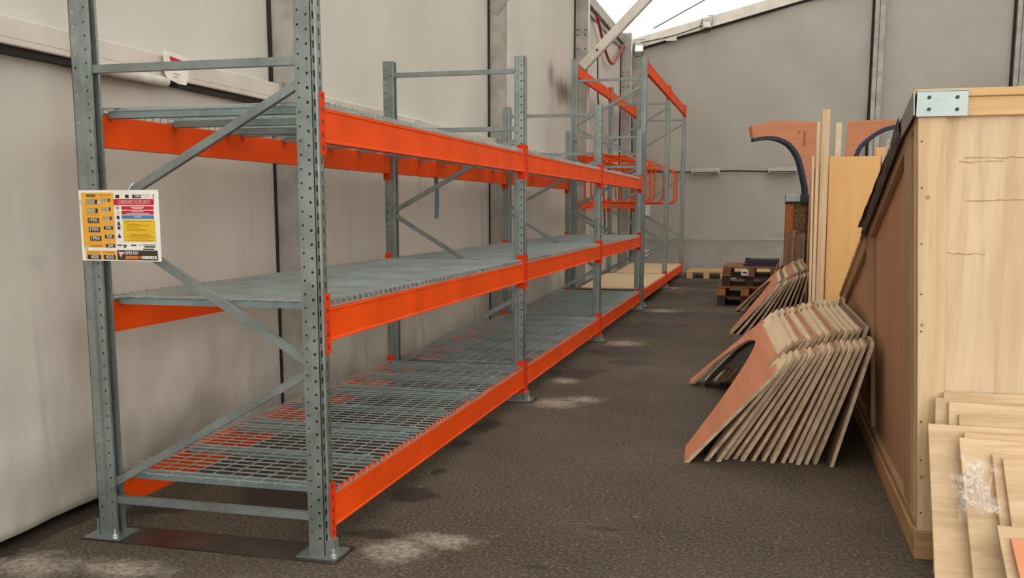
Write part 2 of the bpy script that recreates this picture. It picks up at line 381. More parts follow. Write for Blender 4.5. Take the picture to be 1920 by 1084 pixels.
# gable fabric
def gab(u, v):
    x = XW+(XR-XW)*u; z = v*(roof_z(x)-.1); dz = 3.0
    f1 = .05*nz(x*.8+z*.5, z*.35, 21) + .03*nz(x*2.2-z*.9, z*.8, 4) + (.035*nz(x*4, z*3.5, 8) if z < .8 else 0)
    return (x, YE + f1, z)
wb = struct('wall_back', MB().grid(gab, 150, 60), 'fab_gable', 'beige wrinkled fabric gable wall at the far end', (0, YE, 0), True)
sk = MB().box(XW, XR, YE-.06, YE-.05, .74, .765)
part('horizontal_seam', sk, 'greybox', wb)
struct('wall_right', MB().grid(lambda u, v: (XR+.03*nz(u*20, v*3, 2), Y0+(YE-Y0)*u, v*(roof_z(XR)-.05)), 60, 8), 'fab_up', 'fabric wall on the far right side of the tent', (XR, 0, 0), True)

# ------------------------------------------------------------------ pallet racks
L, PY, D = 3.4, .09, 1.081
ZL, ZM, ZU, BH = .2477, 1.0357, 1.8334, .134
def post_mesh(h, name):
    """open C-section upright: slotted web at x=0 (outside), flanges run to -x, holes are real holes"""
    mb = MB(); pitch = .055; rows = [0.0]
    z = .06
    slots = []
    while z < h-.05: slots.append((z, z+.027)); z += pitch
    def strip(pts, cols, holes):
        # pts: cross-section points along the strip, cols: which columns carry holes
        zs = [0.0]
        for a, b in holes: zs += [a, b]
        zs.append(h)
        k = len(mb.v); n = len(pts)
        for zz in zs: mb.v += [(x, y, zz) for x, y in pts]
        for r in range(len(zs)-1):
            hole = (r % 2 == 1)
            for c in range(n-1):
                if hole and c in cols: continue
                a = k+r*n+c; mb.f.append((a, a+1, a+1+n, a+n)); mb.mi.append(0)
    strip([(0,0),(0,.013),(0,.030),(.006,.036),(.006,.054),(0,.060),(0,.077),(0,PY)], (1, 5), slots)
    small = [(a+.009, a+.019) for a, b in slots]
    strip([(-.040,0),(-.025,0),(-.015,0),(0,0)], (1,), small)
    strip([(0,PY),(-.015,PY),(-.025,PY),(-.040,PY)], (1,), small)
    off = [(a+.03, a+.038) for a, b in slots]
    strip([(-.062,.028),(-.078,.028),(-.078,.014),(-.066,.013),(-.058,.013),(-.046,.013),(-.040,0)], (3,), off)
    strip([(-.040,PY),(-.046,PY-.013),(-.058,PY-.013),(-.066,PY-.013),(-.078,PY-.014),(-.078,PY-.028),(-.062,PY-.028)], (2,), off)
    me = mb.mesh(name, 'galv'); return me
def solidify(o, t=.0025):
    m = o.modifiers.new('sheet', 'SOLIDIFY'); m.thickness = t; m.offset = -1; return o
HL, HT = 2.505, 3.55
PM = {HL: post_mesh(HL, 'post_low'), HT: post_mesh(HT, 'post_tall')}
base_m = MB().box(-.12, .055, -.02, PY+.035, .006, .014); base_m = base_m.mesh('base_plate', 'galv')
foot_m = MB().box(-.005, .03, .02, .07, .014, .075).box(-.05, -.012, -.006, .0, .014, .05).mesh('foot_bracket', 'galv')
def bolt_mesh():
    b = MB(); b.tube([(0,0,.014),(0,0,.026)], .014, 6); b.tube([(0,0,.026),(0,0,.05)], .006, 8); return b.mesh('anchor_bolt', 'bolt')
bolt_m = bolt_mesh()
shim_m = MB().box(-.15, .075, -.045, PY+.055, 0, .006).mesh('shim_plate', 'plate')
def add_post(rack, y, back, h, shim=True):
    o = link('post', PM[h], rack, (-D if back else 0, y+PY if back else y, .014), (0,0,math.pi if back else 0)); solidify(o)
    link('base_plate', base_m, o, (0,0,-.014)); link('foot_bracket', foot_m, o, (0,0,-.014))
    link('anchor_bolt', bolt_m, o, (.04, -.005, -.014)); link('anchor_bolt', bolt_m, o, (-.09, PY+.018, -.014))
    if shim: link('shim_plate', shim_m, o, (0,0,-.014))
    return o
def brace(rack, y, a, b):
    """C-channel brace between two (x, z) nodes inside the frame"""
    mb = MB(); A = Vector((a[0], y, a[1])); B = Vector((b[0], y, b[1])); d = (B-A).normalized(); u = Vector((0,1,0)); s = d.cross(u)
    w, h, t = .030, .026, .003
    if s.z < 0: s = -s
    mb.bar(A - u*(h/2), B - u*(h/2), w, t, u); mb.bar(A + s*(w/2), B + s*(w/2), h, t, s); mb.bar(A - s*(w/2), B - s*(w/2), h, t, s)
    mb.bar(A + u*(h/2)+s*(w/2-.004), B + u*(h/2)+s*(w/2-.004), .009, t, u); mb.bar(A + u*(h/2)-s*(w/2-.004), B + u*(h/2)-s*(w/2-.004), .009, t, u)
    return part('brace', mb, 'galv_dk', rack)
XI, XO = -D+.052, -.052
def frame(rack, y, h):
    add_post(rack, y, False, h, y > 1); add_post(rack, y, True, h, y > 1)
    ym = y + PY/2
    if h == HL:
        for z in (.168, 2.012, 2.42): brace(rack, ym, (XI, z), (XO, z))
        n = [(XO, 1.95), (XI, 1.405), (XO, .795), (XI, .225)]
    else:
        for z in (.168, 3.26): brace(rack, ym, (XI, z), (XO, z))
        n = [(XO, 3.19), (XI, 2.60), (XO, 2.08), (XI, 1.41), (XO, .83), (XI, .225)]
    for p, q in zip(n, n[1:]):
        dz = .022 if q[1] < p[1] else 0
        brace(rack, ym, (p[0], p[1]-.012), (q[0], q[1]+.012))
def beam_mesh(length, h):
    p = [(.004,-h),(.004,-h+.007),(0,-h+.010),(0,-.014),(.004,-.011),(.004,0),(-.046,0),(-.046,-h)]
    return MB().prism(p, lambda x, z, t: (x, t, z), 0, length).mesh('beam', 'orange')
def conn_mesh():
    m = MB()
    for z0, z1 in ((-.185, .062),):
        m.box(.0, .006, -.040, 0, z0, z1); m.box(-.050, .006, 0, .005, z0, z1)
    return m.mesh('connector', 'red_orange')
CM = conn_mesh(); 
cs = MB()
for k in range(5): cs.box(.0055, .0066, -.026, -.014, -.165+k*.05, -.147+k*.05)
CS = cs.mesh('connector_slots', 'cable')
BM = {}
def add_beam(rack, y, back, z, h=BH):
    """beam of the bay that starts at frame y; y=0 end carries one connector, far end its mirror image"""
    ln = L - PY - .010
    if (h) not in BM: BM[h] = beam_mesh(ln, h)
    if not back: o = link('beam', BM[h], rack, (.002, y+PY+.005, z))
    else: o = link('beam', BM[h], rack, (-D-.002, y+L-.005, z), (0,0,math.pi))
    c = link('connector', CM, o, (0, -.005, 0)); link('slot_row', CS, o, (0, -.005, 0))
    c2 = link('connector', CM, o, (0, ln+.005, 0)); c2.scale = (1,-1,1); s2 = link('slot_row', CS, o, (0, ln+.005, 0)); s2.scale = (1,-1,1)
    return o
rack = thing('pallet_rack', 'long low pallet rack with orange beams, three bays with three mesh shelves', 'rack', (0,0,0))
for i in range(4): frame(rack, i*L, HL)
for i in range(3):
    for z in (ZL, ZM, ZU):
        add_beam(rack, i*L, False, z); add_beam(rack, i*L, True, z)
YT = 3*L + .405
rack2 = thing('pallet_rack', 'taller pallet rack at the gable end with orange hoop dividers and chipboard shelves', 'rack', (0,YT,0))
def frame_at(rk, yl, h):
    add_post(rk, yl, False, h); add_post(rk, yl, True, h)
    ym = YT+yl+PY/2
    for z in (.168, 3.26): brace(rk, ym, (XI, z), (XO, z))
    n = [(XO, 3.19), (XI, 2.60), (XO, 2.08), (XI, 1.41), (XO, .83), (XI, .225)]
    for p, q in zip(n, n[1:]): brace(rk, ym, (p[0], p[1]-.012), (q[0], q[1]+.012))
for i in range(3): frame_at(rack2, i*L, HT)
for i in range(2):
    add_beam(rack2, i*L, False, .245); add_beam(rack2, i*L, True, .245)
    add_beam(rack2, i*L, False, 3.50, .155); add_beam(rack2, i*L, True, 3.50, .155)
    add_beam(rack2, i*L, True, 1.545, .115); add_beam(rack2, i*L, True, 2.24, .09)
# hoop dividers
def rrect(x0, x1, z0, z1, r, y, n=6):
    P = []
    for cx, cz, a0 in ((x1-r, z0+r, -90), (x1-r, z1-r, 0), (x0+r, z1-r, 90), (x0+r, z0+r, 180)):
        for k in range(n+1):
            a = R(a0+90*k/n); P.append((cx+r*math.cos(a), y, cz+r*math.sin(a)))
    return P
for y in (11.3, 11.85, 12.45, 13.05, 14.45, 15.2, 16.6, 17.2):
    mb = MB().tube(rrect(-1.0, -.13, 1.53, 2.22, .13, y), .014, 8, True)
    part('hoop_divider', mb, 'orange', rack2, True)
for x, z in ((-.62, 1.53), (-.62, 2.22), (-.98, 2.22)):
    part('hoop_bar', MB().tube([(x, YT+.12, z), (x, YT+2*L-.05, z)], .013, 8), 'orange', rack2, True)
for i in range(2):
    y = YT+i*L
    o = solid('chipboard_shelf', MB().box(-D+.02, -.012, y+.11, y+L-.02, .246, .268), 'chip',
              ('pale chipboard shelf on the bottom beams of the tall rack, %s bay' % ('nearer', 'farther')[i]), 'shelf', (-D/2, y, .246), 'chipboard shelves of the tall rack')
    bevel(o, .002)

# wire mesh decks -----------------------------------------------------------
WD = 1.093
def wire_mesh():
    mb = MB(); r = .0044; zt = .027
    n = 18
    for i in range(n+1):
        y = .012 + (WD-.024)*i/n
        mb.bar((-D+.012, y, zt), (-.010, y, zt), r, r); mb.bar((-.010, y, zt+.003), (-.004, y, .004), r, r, (1,0,0)); mb.bar((-D+.012, y, zt+.003), (-D+.006, y, .004), r, r, (1,0,0))
    for i in range(11):
        x = -.095 - (D-.19)*i/10
        mb.bar((x, 0, zt-.006), (x, WD, zt-.006), r, r)
    mb.bar((-.003, 0, .006), (-.003, WD, .006), r, r); mb.bar((-D+.003, 0, .006), (-D+.003, WD, .006), r, r)
    return mb.mesh('wire_grid', 'wire')
WM = wire_mesh()
def chan_mesh():
    mb = MB(); w = .022
    for a, b in ((-w, -w+.003), (w-.003, w)): mb.box(-D+.055, -.055, a, b, -.012, .017)
    mb.box(-D+.055, -.055, -w, w, .014, .018)
    for x0, x1 in ((-D+.02, -D+.06), (-.06, -.02)): mb.box(x0, x1, -w*.6, w*.6, .001, .012)
    return mb.mesh('support_channel', 'chan')
CHM = chan_mesh()
def clip_mesh(): return MB().box(-.016, .016, -.010, .010, .029, .033).mesh('weld_plate', 'wire')
CLM = clip_mesh()
lvl = {'lowest': ZL, 'middle': ZM, 'top': ZU}; bay = ['bay beside the load sign', 'middle bay', 'farthest bay']; pos = ['nearest', 'centre', 'farthest']
for ln_, z in lvl.items():
    for b in range(3):
        for k in range(3):
            y = b*L + PY + .008 + k*(WD+.0065)
            t = thing('wire_mesh_deck', 'galvanized wire deck on the %s level, %s, %s of its three' % (ln_, bay[b], pos[k]), 'wire deck', (0, y, z), 'wire mesh decks of the low rack')
            link('wire_grid', WM, t)
            for c in (.07, WD/2, WD-.07):
                ch = link('support_channel', CHM, t, (0, c, 0)); link('weld_plate', CLM, ch, (-.085, 0, 0)); link('weld_plate', CLM, ch, (-D+.085, 0, 0))
# dark steel sheet under the first frame
o = solid('steel_sheet', MB().box(-D-.07, .066, -.045, .16, .0, .0055), 'plate', 'thin dark steel sheet lying under the nearest rack frame', 'steel sheet', (-D/2, .05, 0))

# load sign -------------------------------------------------------------------
sg = thing('load_sign', 'yellow and white rack load sign fixed to the nearest frame', 'sign', (-1.074, -.012, 1.222))
SW, SH = .380, .293
def blk(name, x0, x1, y0, y1, mat, parent, lift=.0006, th=.0006):
    # fractions of the sign, y measured downwards
    m = MB().box(x0*SW, x1*SW, -lift-th, -lift, (1-y1)*SH, (1-y0)*SH); return link(name, m.mesh(name, mat), parent)
pn = link('panel', MB().box(0, SW, 0, .003, 0, SH).mesh('panel', 'white'), sg)
blk('amber_field', .03, .44, .035, .81, 'amber', pn); blk('amber_field', .05, .24, .855, .985, 'amber', pn); blk('amber_field', .25, .44, .855, .985, 'amber', pn)
TR = (R(90), 0, 0)
def txt(body, cx, cy, size, mat, fit=None, lift=.0025): return lettering('lettering', body, size*SH, mat, pn, (cx*SW, -lift, (1-cy)*SH), TR, None if fit is None else fit*SW)
blk('number_plate', .10, .21, .055, .095, 'dkprint', pn, .0012); txt('1000', .155, .075, .045, 'greyp', .09)
for cy in (.165, .29): blk('number_plate', .09, .235, cy-.033, cy+.033, 'dkprint', pn, .0012); blk('cover_strip', .09, .205, cy-.03, cy+.03, 'greyp', pn, .0018)
for cy, x in ((.425, .10), (.555, .107), (.68, .115)): blk('number_plate', x, x+.145, cy-.035, cy+.035, 'dkprint', pn, .0012); txt('1950', x+.066, cy, .075, 'white', .108)
for cy, x in ((.14, .28), (.265, .285), (.395, .29)): blk('number_plate', x, x+.115, cy-.025, cy+.025, 'dkprint', pn, .0012); blk('cover_strip', x, x+.095, cy-.025, cy+.025, 'greyp', pn, .0018)
for cy, x, s in ((.53, .30, '900'), (.655, .308, '900'), (.785, .315, '200')): blk('number_plate', x, x+.115, cy-.025, cy+.025, 'dkprint', pn, .0012); txt(s, x+.06, cy, .055, 'white', .07)
for x, s, cx in ((.07, '4000', .165), (.28, '450', .355)): blk('number_plate', x, x+(.175 if x < .1 else .145), .915, .978, 'dkprint', pn, .0012); txt(s, cx, .947, .07, 'white', .10)
for x0, x1 in ((.08, .23), (.27, .41)): blk('print_line', x0, x1, .872, .886, 'ochre', pn, .0012)
blk('print_line', .27, .41, .062, .076, 'ochre', pn, .0012); blk('print_line', .12, .27, .775, .80, 'ochre', pn, .0012)
for cy in (.34, .465, .59, .72): blk('print_line', .09, .27, cy+.006, cy+.012, 'ochre', pn, .0012)
for x0, x1, c in ((.47, .515, 'dkprint'), (.59, .635, 'dkprint'), (.68, .79, 'dkprint')): blk('symbol', x0, x1, .065, .11, c, pn, .0012)
for x, yb in ((.935, .07), (.935, .10)): blk('symbol', x, x+.015, yb-.01, yb+.008, 'cable', pn, .0012)
txt('1000', .745, .088, .04, 'white', .07)
blk('print_line', .81, .90, .06, .066, 'greyp', pn, .0012); blk('print_line', .81, .90, .085, .091, 'greyp', pn, .0012)
blk('red_band', .44, .945, .125, .21, 'red', pn); txt('CONSIGNES DE S\u00c9CURIT\u00c9', .70, .168, .075, 'pinkp', .40)
blk('red_band', .535, .935, .225, .275, 'red', pn); blk('red_band', .535, .935, .287, .342, 'red', pn); blk('blue_band', .535, .935, .352, .402, 'blue', pn)
for y0, x0, x1 in ((.235, .65, .82), (.252, .68, .80), (.298, .66, .81), (.322, .60, .88)): blk('print_line', x0, x1, y0, y0+.011, 'pinkp', pn, .0012)
blk('print_line', .69, .78, .365, .385, 'lblue', pn, .0012)
blk('yellow_field', .545, .945, .415, .725, 'yellow', pn)
for y0, x0, x1 in ((.43, .58, .91), (.455, .58, .62), (.475, .60, .76), (.495, .60, .88), (.52, .59, .74), (.545, .59, .83), (.565, .59, .85), (.612, .63, .87), (.632, .62, .89), (.652, .58, .93), (.675, .66, .85), (.70, .60, .91)):
    blk('print_line', x0, x1, y0, y0+.009, 'ochre', pn, .0012)
def disc(cx, cy, r, mat, n=16):
    P = [(cx*SW + r*SH*math.cos(2*math.pi*k/n), (1-cy)*SH + r*SH*math.sin(2*math.pi*k/n)) for k in range(n)]
    link('symbol', MB().prism(P, lambda a, b, t: (a, t, b), -.0018, -.0012).mesh('symbol', mat), pn)
disc(.488, .248, .026, 'greyp'); disc(.488, .315, .026, 'pinkp'); disc(.488, .385, .026, 'cable'); disc(.492, .53, .026, 'cable')
for cy in (.465, .64):
    P = [(.468, cy+.03), (.516, cy+.03), (.492, cy-.035)]
    link('symbol', MB().prism([(a*SW, (1-b)*SH) for a, b in P], lambda a, b, t: (a, t, b), -.0018, -.0012).mesh('symbol', 'cable'), pn)
for y0, x0, x1 in ((.765, .46, .52), (.768, .535, .58), (.79, .54, .57), (.765, .63, .70), (.762, .74, .76), (.758, .78, .94), (.785, .80, .935), (.82, .78, .92)): blk('print_line', x0, x1, y0, y0+.018, 'greyp' if x0 in (.74, .78) and y0 < .78 else 'cable', pn, .0012)
bf = blk('brand_field', .45, .96, .845, .985, 'brprint', pn)
txt('KIMER RAX', .635, .885, .07, 'white', .165); blk('orange_field', .555, .72, .925, .97, 'orprint', pn, .0012); blk('white_field', .735, .945, .925, .965, 'white', pn, .0012)
blk('orange_field', .735, .77, .925, .965, 'orprint', pn, .0016); txt('01 23 45', .855, .945, .035, 'cable', .15)
P = [(.465, .87), (.545, .87), (.53, .905), (.51, .905), (.50, .955), (.475, .89)]
link('emblem', MB().prism([(a*SW, (1-b)*SH) for a, b in P][::-1], lambda a, b, t: (a, t, b), -.0018, -.0012).mesh('emblem', 'pinkp'), pn)
for x, y in ((.03, .155), (.065, .83), (.26, .18)):
    link('screw', MB().tube([(x*SW, -.006, (1-y)*SH), (x*SW, .004, (1-y)*SH)], .008, 10).mesh('screw', 'bolt'), sg)
link('cable_tie', MB().tube([(.62*SW, .002, SH-.008), (.625*SW, .012, SH+.01), (.64*SW, .03, SH+.03)], .0018, 5).mesh('cable_tie', 'white'), sg)

# white tag and loose fabric roll on the wall rail, blue strap -----------------
tg = thing('hanging_tag', 'white plastic tag with a red stripe hanging on the wall rail', 'tag', (-1.285, 1.055, 2.238))
P = [(-.105, 0), (.105, -.008), (.108, -.11), (.085, -.152), (.02, -.155), (-.075, -.14), (-.10, -.12)]
link('card', MB().prism(P, lambda a, b, t: (t, a, b), 0, .004).mesh('card', 'white_tag'), tg)
link('red_stripe', MB().prism([(-.055, -.022), (.045, -.03), (.045, -.052), (-.055, -.045)], lambda a, b, t: (t, a, b), .004, .0052).mesh('red_stripe', 'red'), tg)
for k, (y, z, w) in enumerate(((-.02, -.085, .05), (.0, -.11, .06), (-.01, -.125, .03))):
    link('print_line', MB().box(.004, .005, y-w/2, y+w/2, z, z+.005).mesh('print_line', 'greyp'), tg)
fr = MB()
fr.grid(lambda u, v: (XW+.085+.026*math.sin(2*math.pi*v)+.010*nz(u*9, v*3, 4), .43+.56*u, 2.085 + (.026 + .004*nz(u*7, 1, 0))*math.cos(2*math.pi*v)-.03*u*0), 40, 14)
solid('rolled_fabric', fr, 'fab_up', 'rolled edge of loose fabric tucked under the wall rail', 'fabric', (XW+.08, .7, 2.06), None, True)
solid('blue_strap', MB().grid(lambda u, v: (-1.130+.008*math.sin(3*v)+.03*u, 4.66+.02*u, 1.72-.37*v), 1, 8).grid(lambda u, v: (-1.130+.008*math.sin(3*v)+.03*u, 4.664+.02*u, 1.72-.37*v), 1, 8), 'strap',
      'pale blue strap hanging behind the first bay of the low rack', 'strap', (-1.095, 4.66, 1.35))

# ------------------------------------------------------------------ tall crate on the right
KS = .0524; CX, CY = 2.371, .63
def xl(z): return CX - KS*z
def slant(y): return 1.889 - .2746*(y-CY)
crate = thing('shipping_crate', 'tall wooden crate with sloping top and a metal corner bracket', 'crate', (CX, CY, 0))
def side(poly, o0, o1): return MB().prism(poly, lambda y, z, t: (xl(z)+t, y, z), o0, o1)
YF = 4.88; XC2 = 3.75
part('side_panel', side([(CY+.05, .05), (YF-.02, .05), (YF-.02, slant(YF)-.01), (CY+.05, slant(CY+.05)-.01)], .030, .045), 'side_ply', crate)
def wood(mb, mat, name): return bevel(part(name, mb, mat, crate), .003)
wood(side([(CY, .0), (YF, .0), (YF, .105), (CY, .105)], -.012, .05), 'base_wood', 'base_rail')
wood(side([(CY, .105), (YF, .105), (YF, .145), (CY, .145)], .0, .03), 'pine_y', 'lower_rail')
wood(side([(CY, .105), (CY+.11, .105), (CY+.11, slant(CY+.11)-.06), (CY, slant(CY)-.06)], .0, .05), 'pine', 'corner_stile')
wood(side([(CY+.20, .145), (CY+.42, .145), (CY+.42, slant(CY+.42)-.09), (CY+.20, slant(CY+.2)-.09)], .002, .03), 'pine_y', 'side_batten')
wood(side([(2.52, .145), (2.78, .145), (2.78, slant(2.78)-.09), (2.52, slant(2.52)-.09)], .004, .03), 'pine_y', 'side_batten')
wood(side([(YF-.14, .105), (YF, .105), (YF, slant(YF)-.05), (YF-.14, slant(YF-.14)-.05)], .0, .03), 'pine_y', 'side_batten')
wood(side([(CY+.11, slant(CY+.11)-.10), (YF, slant(YF)-.10), (YF, slant(YF)-.012), (CY+.11, slant(CY+.11)-.012)], .0, .03), 'pine_y', 'sloping_rail')
wood(side([(CY-.005, slant(CY)-.01), (YF+.02, slant(YF)-.01), (YF+.02, slant(YF)+.02), (CY-.005, slant(CY)+.012)], -.012, 1.40), 'pine_h', 'lid_board')
part('end_panel', MB().add([(xl(0)+.02, YF, .03), (XC2, YF, .03), (XC2, YF, slant(YF)), (xl(.7)+.02, YF, slant(YF)), (xl(0)+.02, YF-.02, .03), (XC2, YF-.02, .03), (XC2, YF-.02, slant(YF)), (xl(.7)+.02, YF-.02, slant(YF))],
     [(0,1,2,3),(7,6,5,4),(0,4,5,1),(1,5,6,2),(2,6,7,3),(3,7,4,0)]), 'side_ply', crate)
# front face
def fr_box(x0f, x1f, z0, z1, y0, y1, mat, name, lean=True):
    v = []
    for y in (y0, y1):
        for xf, z in ((x0f, z0), (x1f, z0), (x1f, z1), (x0f, z1)):
            v.append((xf - (KS*z if lean else 0), y, z))
    return wood(MB().add(v, [(0,1,2,3),(7,6,5,4),(0,4,5,1),(1,5,6,2),(2,6,7,3),(3,7,4,0)]), mat, name)
fr_box(CX+.08, XC2, .10, 1.83, CY+.022, CY+.034, 'ply_v', 'front_panel')
fr_box(CX, CX+.105, .12, 1.80, CY-.004, CY+.03, 'pine', 'front_stile')
fr_box(XC2-.1, XC2, .12, 1.80, CY-.004, CY+.03, 'pine', 'front_stile')
fr_box(CX+.10, XC2, 1.795, 1.868, CY-.002, CY+.03, 'pine_h', 'top_rail')
fr_box(CX+.0, XC2, 1.868, 1.889, CY-.012, CY+.04, 'pine_h', 'top_board')
fr_box(CX-.01, CX+.10, .0, .12, CY-.006, CY+.08, 'base_wood', 'base_block'); fr_box(CX+.10, XC2, .0, .12, CY+.0, CY+.05, 'base_wood', 'base_beam')
wood(MB().add([(xl(z)+1.38-.0*z if False else XC2-.02, y, z) for y, z in ((CY,.0),(YF,.0),(YF,slant(YF)),(CY,1.85))] + [(XC2, y, z) for y, z in ((CY,.0),(YF,.0),(YF,slant(YF)),(CY,1.85))],
     [(3,2,1,0),(4,5,6,7),(0,1,5,4),(1,2,6,5),(2,3,7,6),(3,0,4,7)]), 'side_ply', 'side_panel')
# bracket
br = part('corner_bracket', MB().box(2.268, 2.452, CY-.020, CY-.016, 1.798, 1.890).box(2.268, 2.452, CY-.020, CY+.05, 1.888, 1.893).box(2.268, 2.452, CY-.024, CY-.016, 1.794, 1.800), 'galv', crate)
sd = MB().prism([(CY-.02, 1.80), (1.02, slant(1.02)-.05), (1.02, slant(1.02)+.025), (CY-.02, 1.892)], lambda y, z, t: (xl(z)+t, y, z), -.018, -.014)
part('bracket_flange', sd, 'galv', br)
for x, z in ((2.312, 1.866), (2.413, 1.865), (2.313, 1.821), (2.414, 1.819)):
    part('screw', MB().tube([(x, CY-.026, z), (x, CY-.018, z)], .007, 8), 'cable', br)
for z0 in (.2, .42, .58, .95, 1.1, 1.3, 1.52, 1.7):
    part('nail_head', MB().tube([(xl(z0)+.014, CY-.0065, z0), (xl(z0)+.014, CY-.003, z0)], .004, 6), 'cable', crate)
for x, z, r_ in ((2.371, 1.483, .008), (2.376, .976, .007), (2.41, .35, .010)):
    part('knot', MB().tube([(x-.04 if z < 1 else x-.04, CY-.006, z), (x-.04, CY-.003, z)], r_, 10), 'mark', crate)
random.seed(3)
for x0, x1, z in ((2.46, 2.70, 1.637), (2.44, 2.60, 1.62), (2.47, 2.72, 1.47), (2.41, 2.56, 1.262)):
    P = [(x0+(x1-x0)*k/10, CY+.0215, z+random.uniform(-.004, .004)) for k in range(11)]
    part('scuff_mark', MB().tube(P, [.0006+.0016*random.random() for _ in P], 5), 'mark', crate)
# black film draped along the sloping edge
tp = thing('black_film', 'crumpled black plastic film with white lettering on the sloping crate edge', 'film', (2.28, .9, 1.75))
def film(u, v):
    y = .99+1.80*u; z = slant(y) - .060 + (.115-.045*u)*v; wob = .010*nz(u*14, v*4, 3)
    return (xl(z) - .020 + wob - .006*math.sin(3.1*v), y, z + min(1, u*9)*.012*nz(u*11, v*2, 7)*(1 if v > .1 else .3))
part('film_sheet', MB().grid(film, 60, 6), 'tarp', tp, True)
part('film_sheet', MB().grid(lambda u, v: (xl(1.8)-.02+.35*v, .99+1.8*u, slant(.99+1.8*u)+.028+.012*nz(u*11, v*3, 2)), 50, 6), 'tarp', tp, True)
lt = lettering('lettering', 'Argent', .085, 'white', tp, (0,0,0), (0,0,0))
lt.matrix_basis = Matrix(((-KS, 0, -1, 0), (0,0,0,0), (0,0,0,0), (0,0,0,1)))
yy, zz = 1.27, slant(1.27)-.004
dy = Vector((0, 1, -.2746)).normalized(); upv = Vector((-KS, .2746, 1)).normalized(); nv = dy.cross(upv).normalized()
# letters run down the slope away from the camera, seen from the aisle
dx = dy
if nv.x > 0: nv = -nv
upv = nv.cross(dx)
lt.matrix_basis = Matrix(((dx.x, upv.x, nv.x, xl(zz)-.042-2.28), (dx.y, upv.y, nv.y, yy-.9), (dx.z, upv.z, nv.z, zz-1.75), (0,0,0,1)))

# ------------------------------------------------------------------ arched panels
ARCH = [(0,0),(0,.715),(.03,.738),(.22,.745),(.25,.700),(.40,.700),(.38,.785),(.60,.780),(1.0,.783),(1.6,.785),(1.86,.785),(1.88,.808),(2.06,.808),(2.10,.745),(2.73,.02),(2.73,0),(2.60,0)]
def bez(pts, n):
    out = []
    P = [pts[0]] + list(pts) + [pts[-1]]
    for i in range(1, len(P)-2):
        for k in range(n):
            t = k/n; a, b, c, d = (Vector(q) for q in P[i-1:i+3])
            out.append(tuple(.5*((2*b)+(-a+c)*t+(2*a-5*b+4*c-d)*t*t+(-a+3*b-3*c+d)*t*t*t)))
    out.append(tuple(pts[-1])); return out
inner = bez([(2.46,.03),(2.32,.30),(1.95,.585),(1.60,.675),(1.36,.665),(1.03,.53),(.68,.29),(.42,.03)], 4)
OUT = ARCH[:-1] + [(2.52, 0)] + inner + [(.40, 0)]
def arch_mesh(mats, name='arch'):
    mb = MB().prism(OUT, lambda a, b, t: (a, t, b), 0, .020, 0, 1)
    return mb.mesh(name, mats)
AM = {k: arch_mesh([k, 'arch_edge'], 'arched_panel') for k in ('salmon', 'arch_cream', 'arch_pink', 'arch_grey')}
LIN = MB().prism([(.05,0),(.22,.30),(.9,.60),(1.4,.70),(1.7,.70),(2.2,.52),(2.6,.10),(2.62,0),(2.4,0)] + bez([(2.35,.03),(2.1,.22),(1.6,.36),(1.2,.36),(.85,.22),(.58,.03)], 4) + [(.56, 0)],
                 lambda a, b, t: (a, t, b), -.0035, -.0005).mesh('lining_and_shade', 'black')  # black film lining plus the painted-in shade inside the arch opening
def place_arch(kind, foot, top, e, label, group, sc=1.0):
    w = Vector(top)-Vector(foot); e = Vector(e).normalized(); w = (w - e*w.dot(e)).normalized(); n = w.cross(e)
    o = link('arched_panel', AM[kind]); n = e.cross(w)
    o.matrix_world = Matrix(((e.x*sc, -n.x*-1, w.x*sc, foot[0]), (e.y*sc, n.y, w.y*sc, foot[1]), (e.z*sc, n.z, w.z*sc, foot[2]), (0,0,0,1)))
    tag(o, label, 'panel', group); return o
feet = [75, 185, 255, 295, 345, 390, 450, 510, 560, 620, 665, 705, 750, 800, 890]
kinds = ['salmon','arch_cream','arch_cream','arch_cream','arch_pink','arch_cream','arch_pink','arch_cream','arch_cream','arch_pink','arch_cream','arch_cream','arch_cream','arch_cream','arch_grey']
NP = len(feet)
for i, c in enumerate(feet):
    f = (c-75)/815
    x = 1.312 + .798*f; xt = 1.812 + (2.300-1.812)*(.03+.97*(i/(NP-1))) if i else 1.812
    ln = .75
    zt = math.sqrt(max(.01, ln*ln-(xt-x)**2))
    y = 1.935 + .13*min(1, i/3) + .02*math.sin(i*2.1)
    e = (-.065*(1-f) - .02*f, 1, 0)
    if i == 0: lab = 'salmon arched plywood panel, frontmost and lowest leaning of the stack beside the sloping crate'
    elif i == NP-1: lab = 'arched plywood panel resting directly against the sloping crate, last of the near stack'
    elif i == 1: lab = 'plywood panel with black lining and painted shade, behind the salmon one of the near stack'
    else: lab = 'arched plywood panel leaning in the near stack, %s counted from the aisle' % ORD[i]
    ap = place_arch(kinds[i], (x, y, 0.001), (xt, y, zt), e, lab, 'arched panels of the near stack')
    if i == 1: link('lining_and_shade', LIN, ap)
NF = 10
for i in range(NF):
    f = i/(NF-1); x = 1.35+.66*f; xt = 1.85 + .33*f; zt = math.sqrt(.75**2-(xt-x)**2)
    y = 7.88 - .2*min(1, i/2) + .03*math.sin(i*1.7)
    lab = 'arched plywood panel leaning in the far stack, %s counted from the aisle' % ORD[i]
    place_arch(['salmon','arch_cream','arch_grey','arch_cream','arch_pink'][i % 5], (x, y, .001), (xt, y, zt), (-.01, 1, 0), lab, 'arched panels of the far stack')

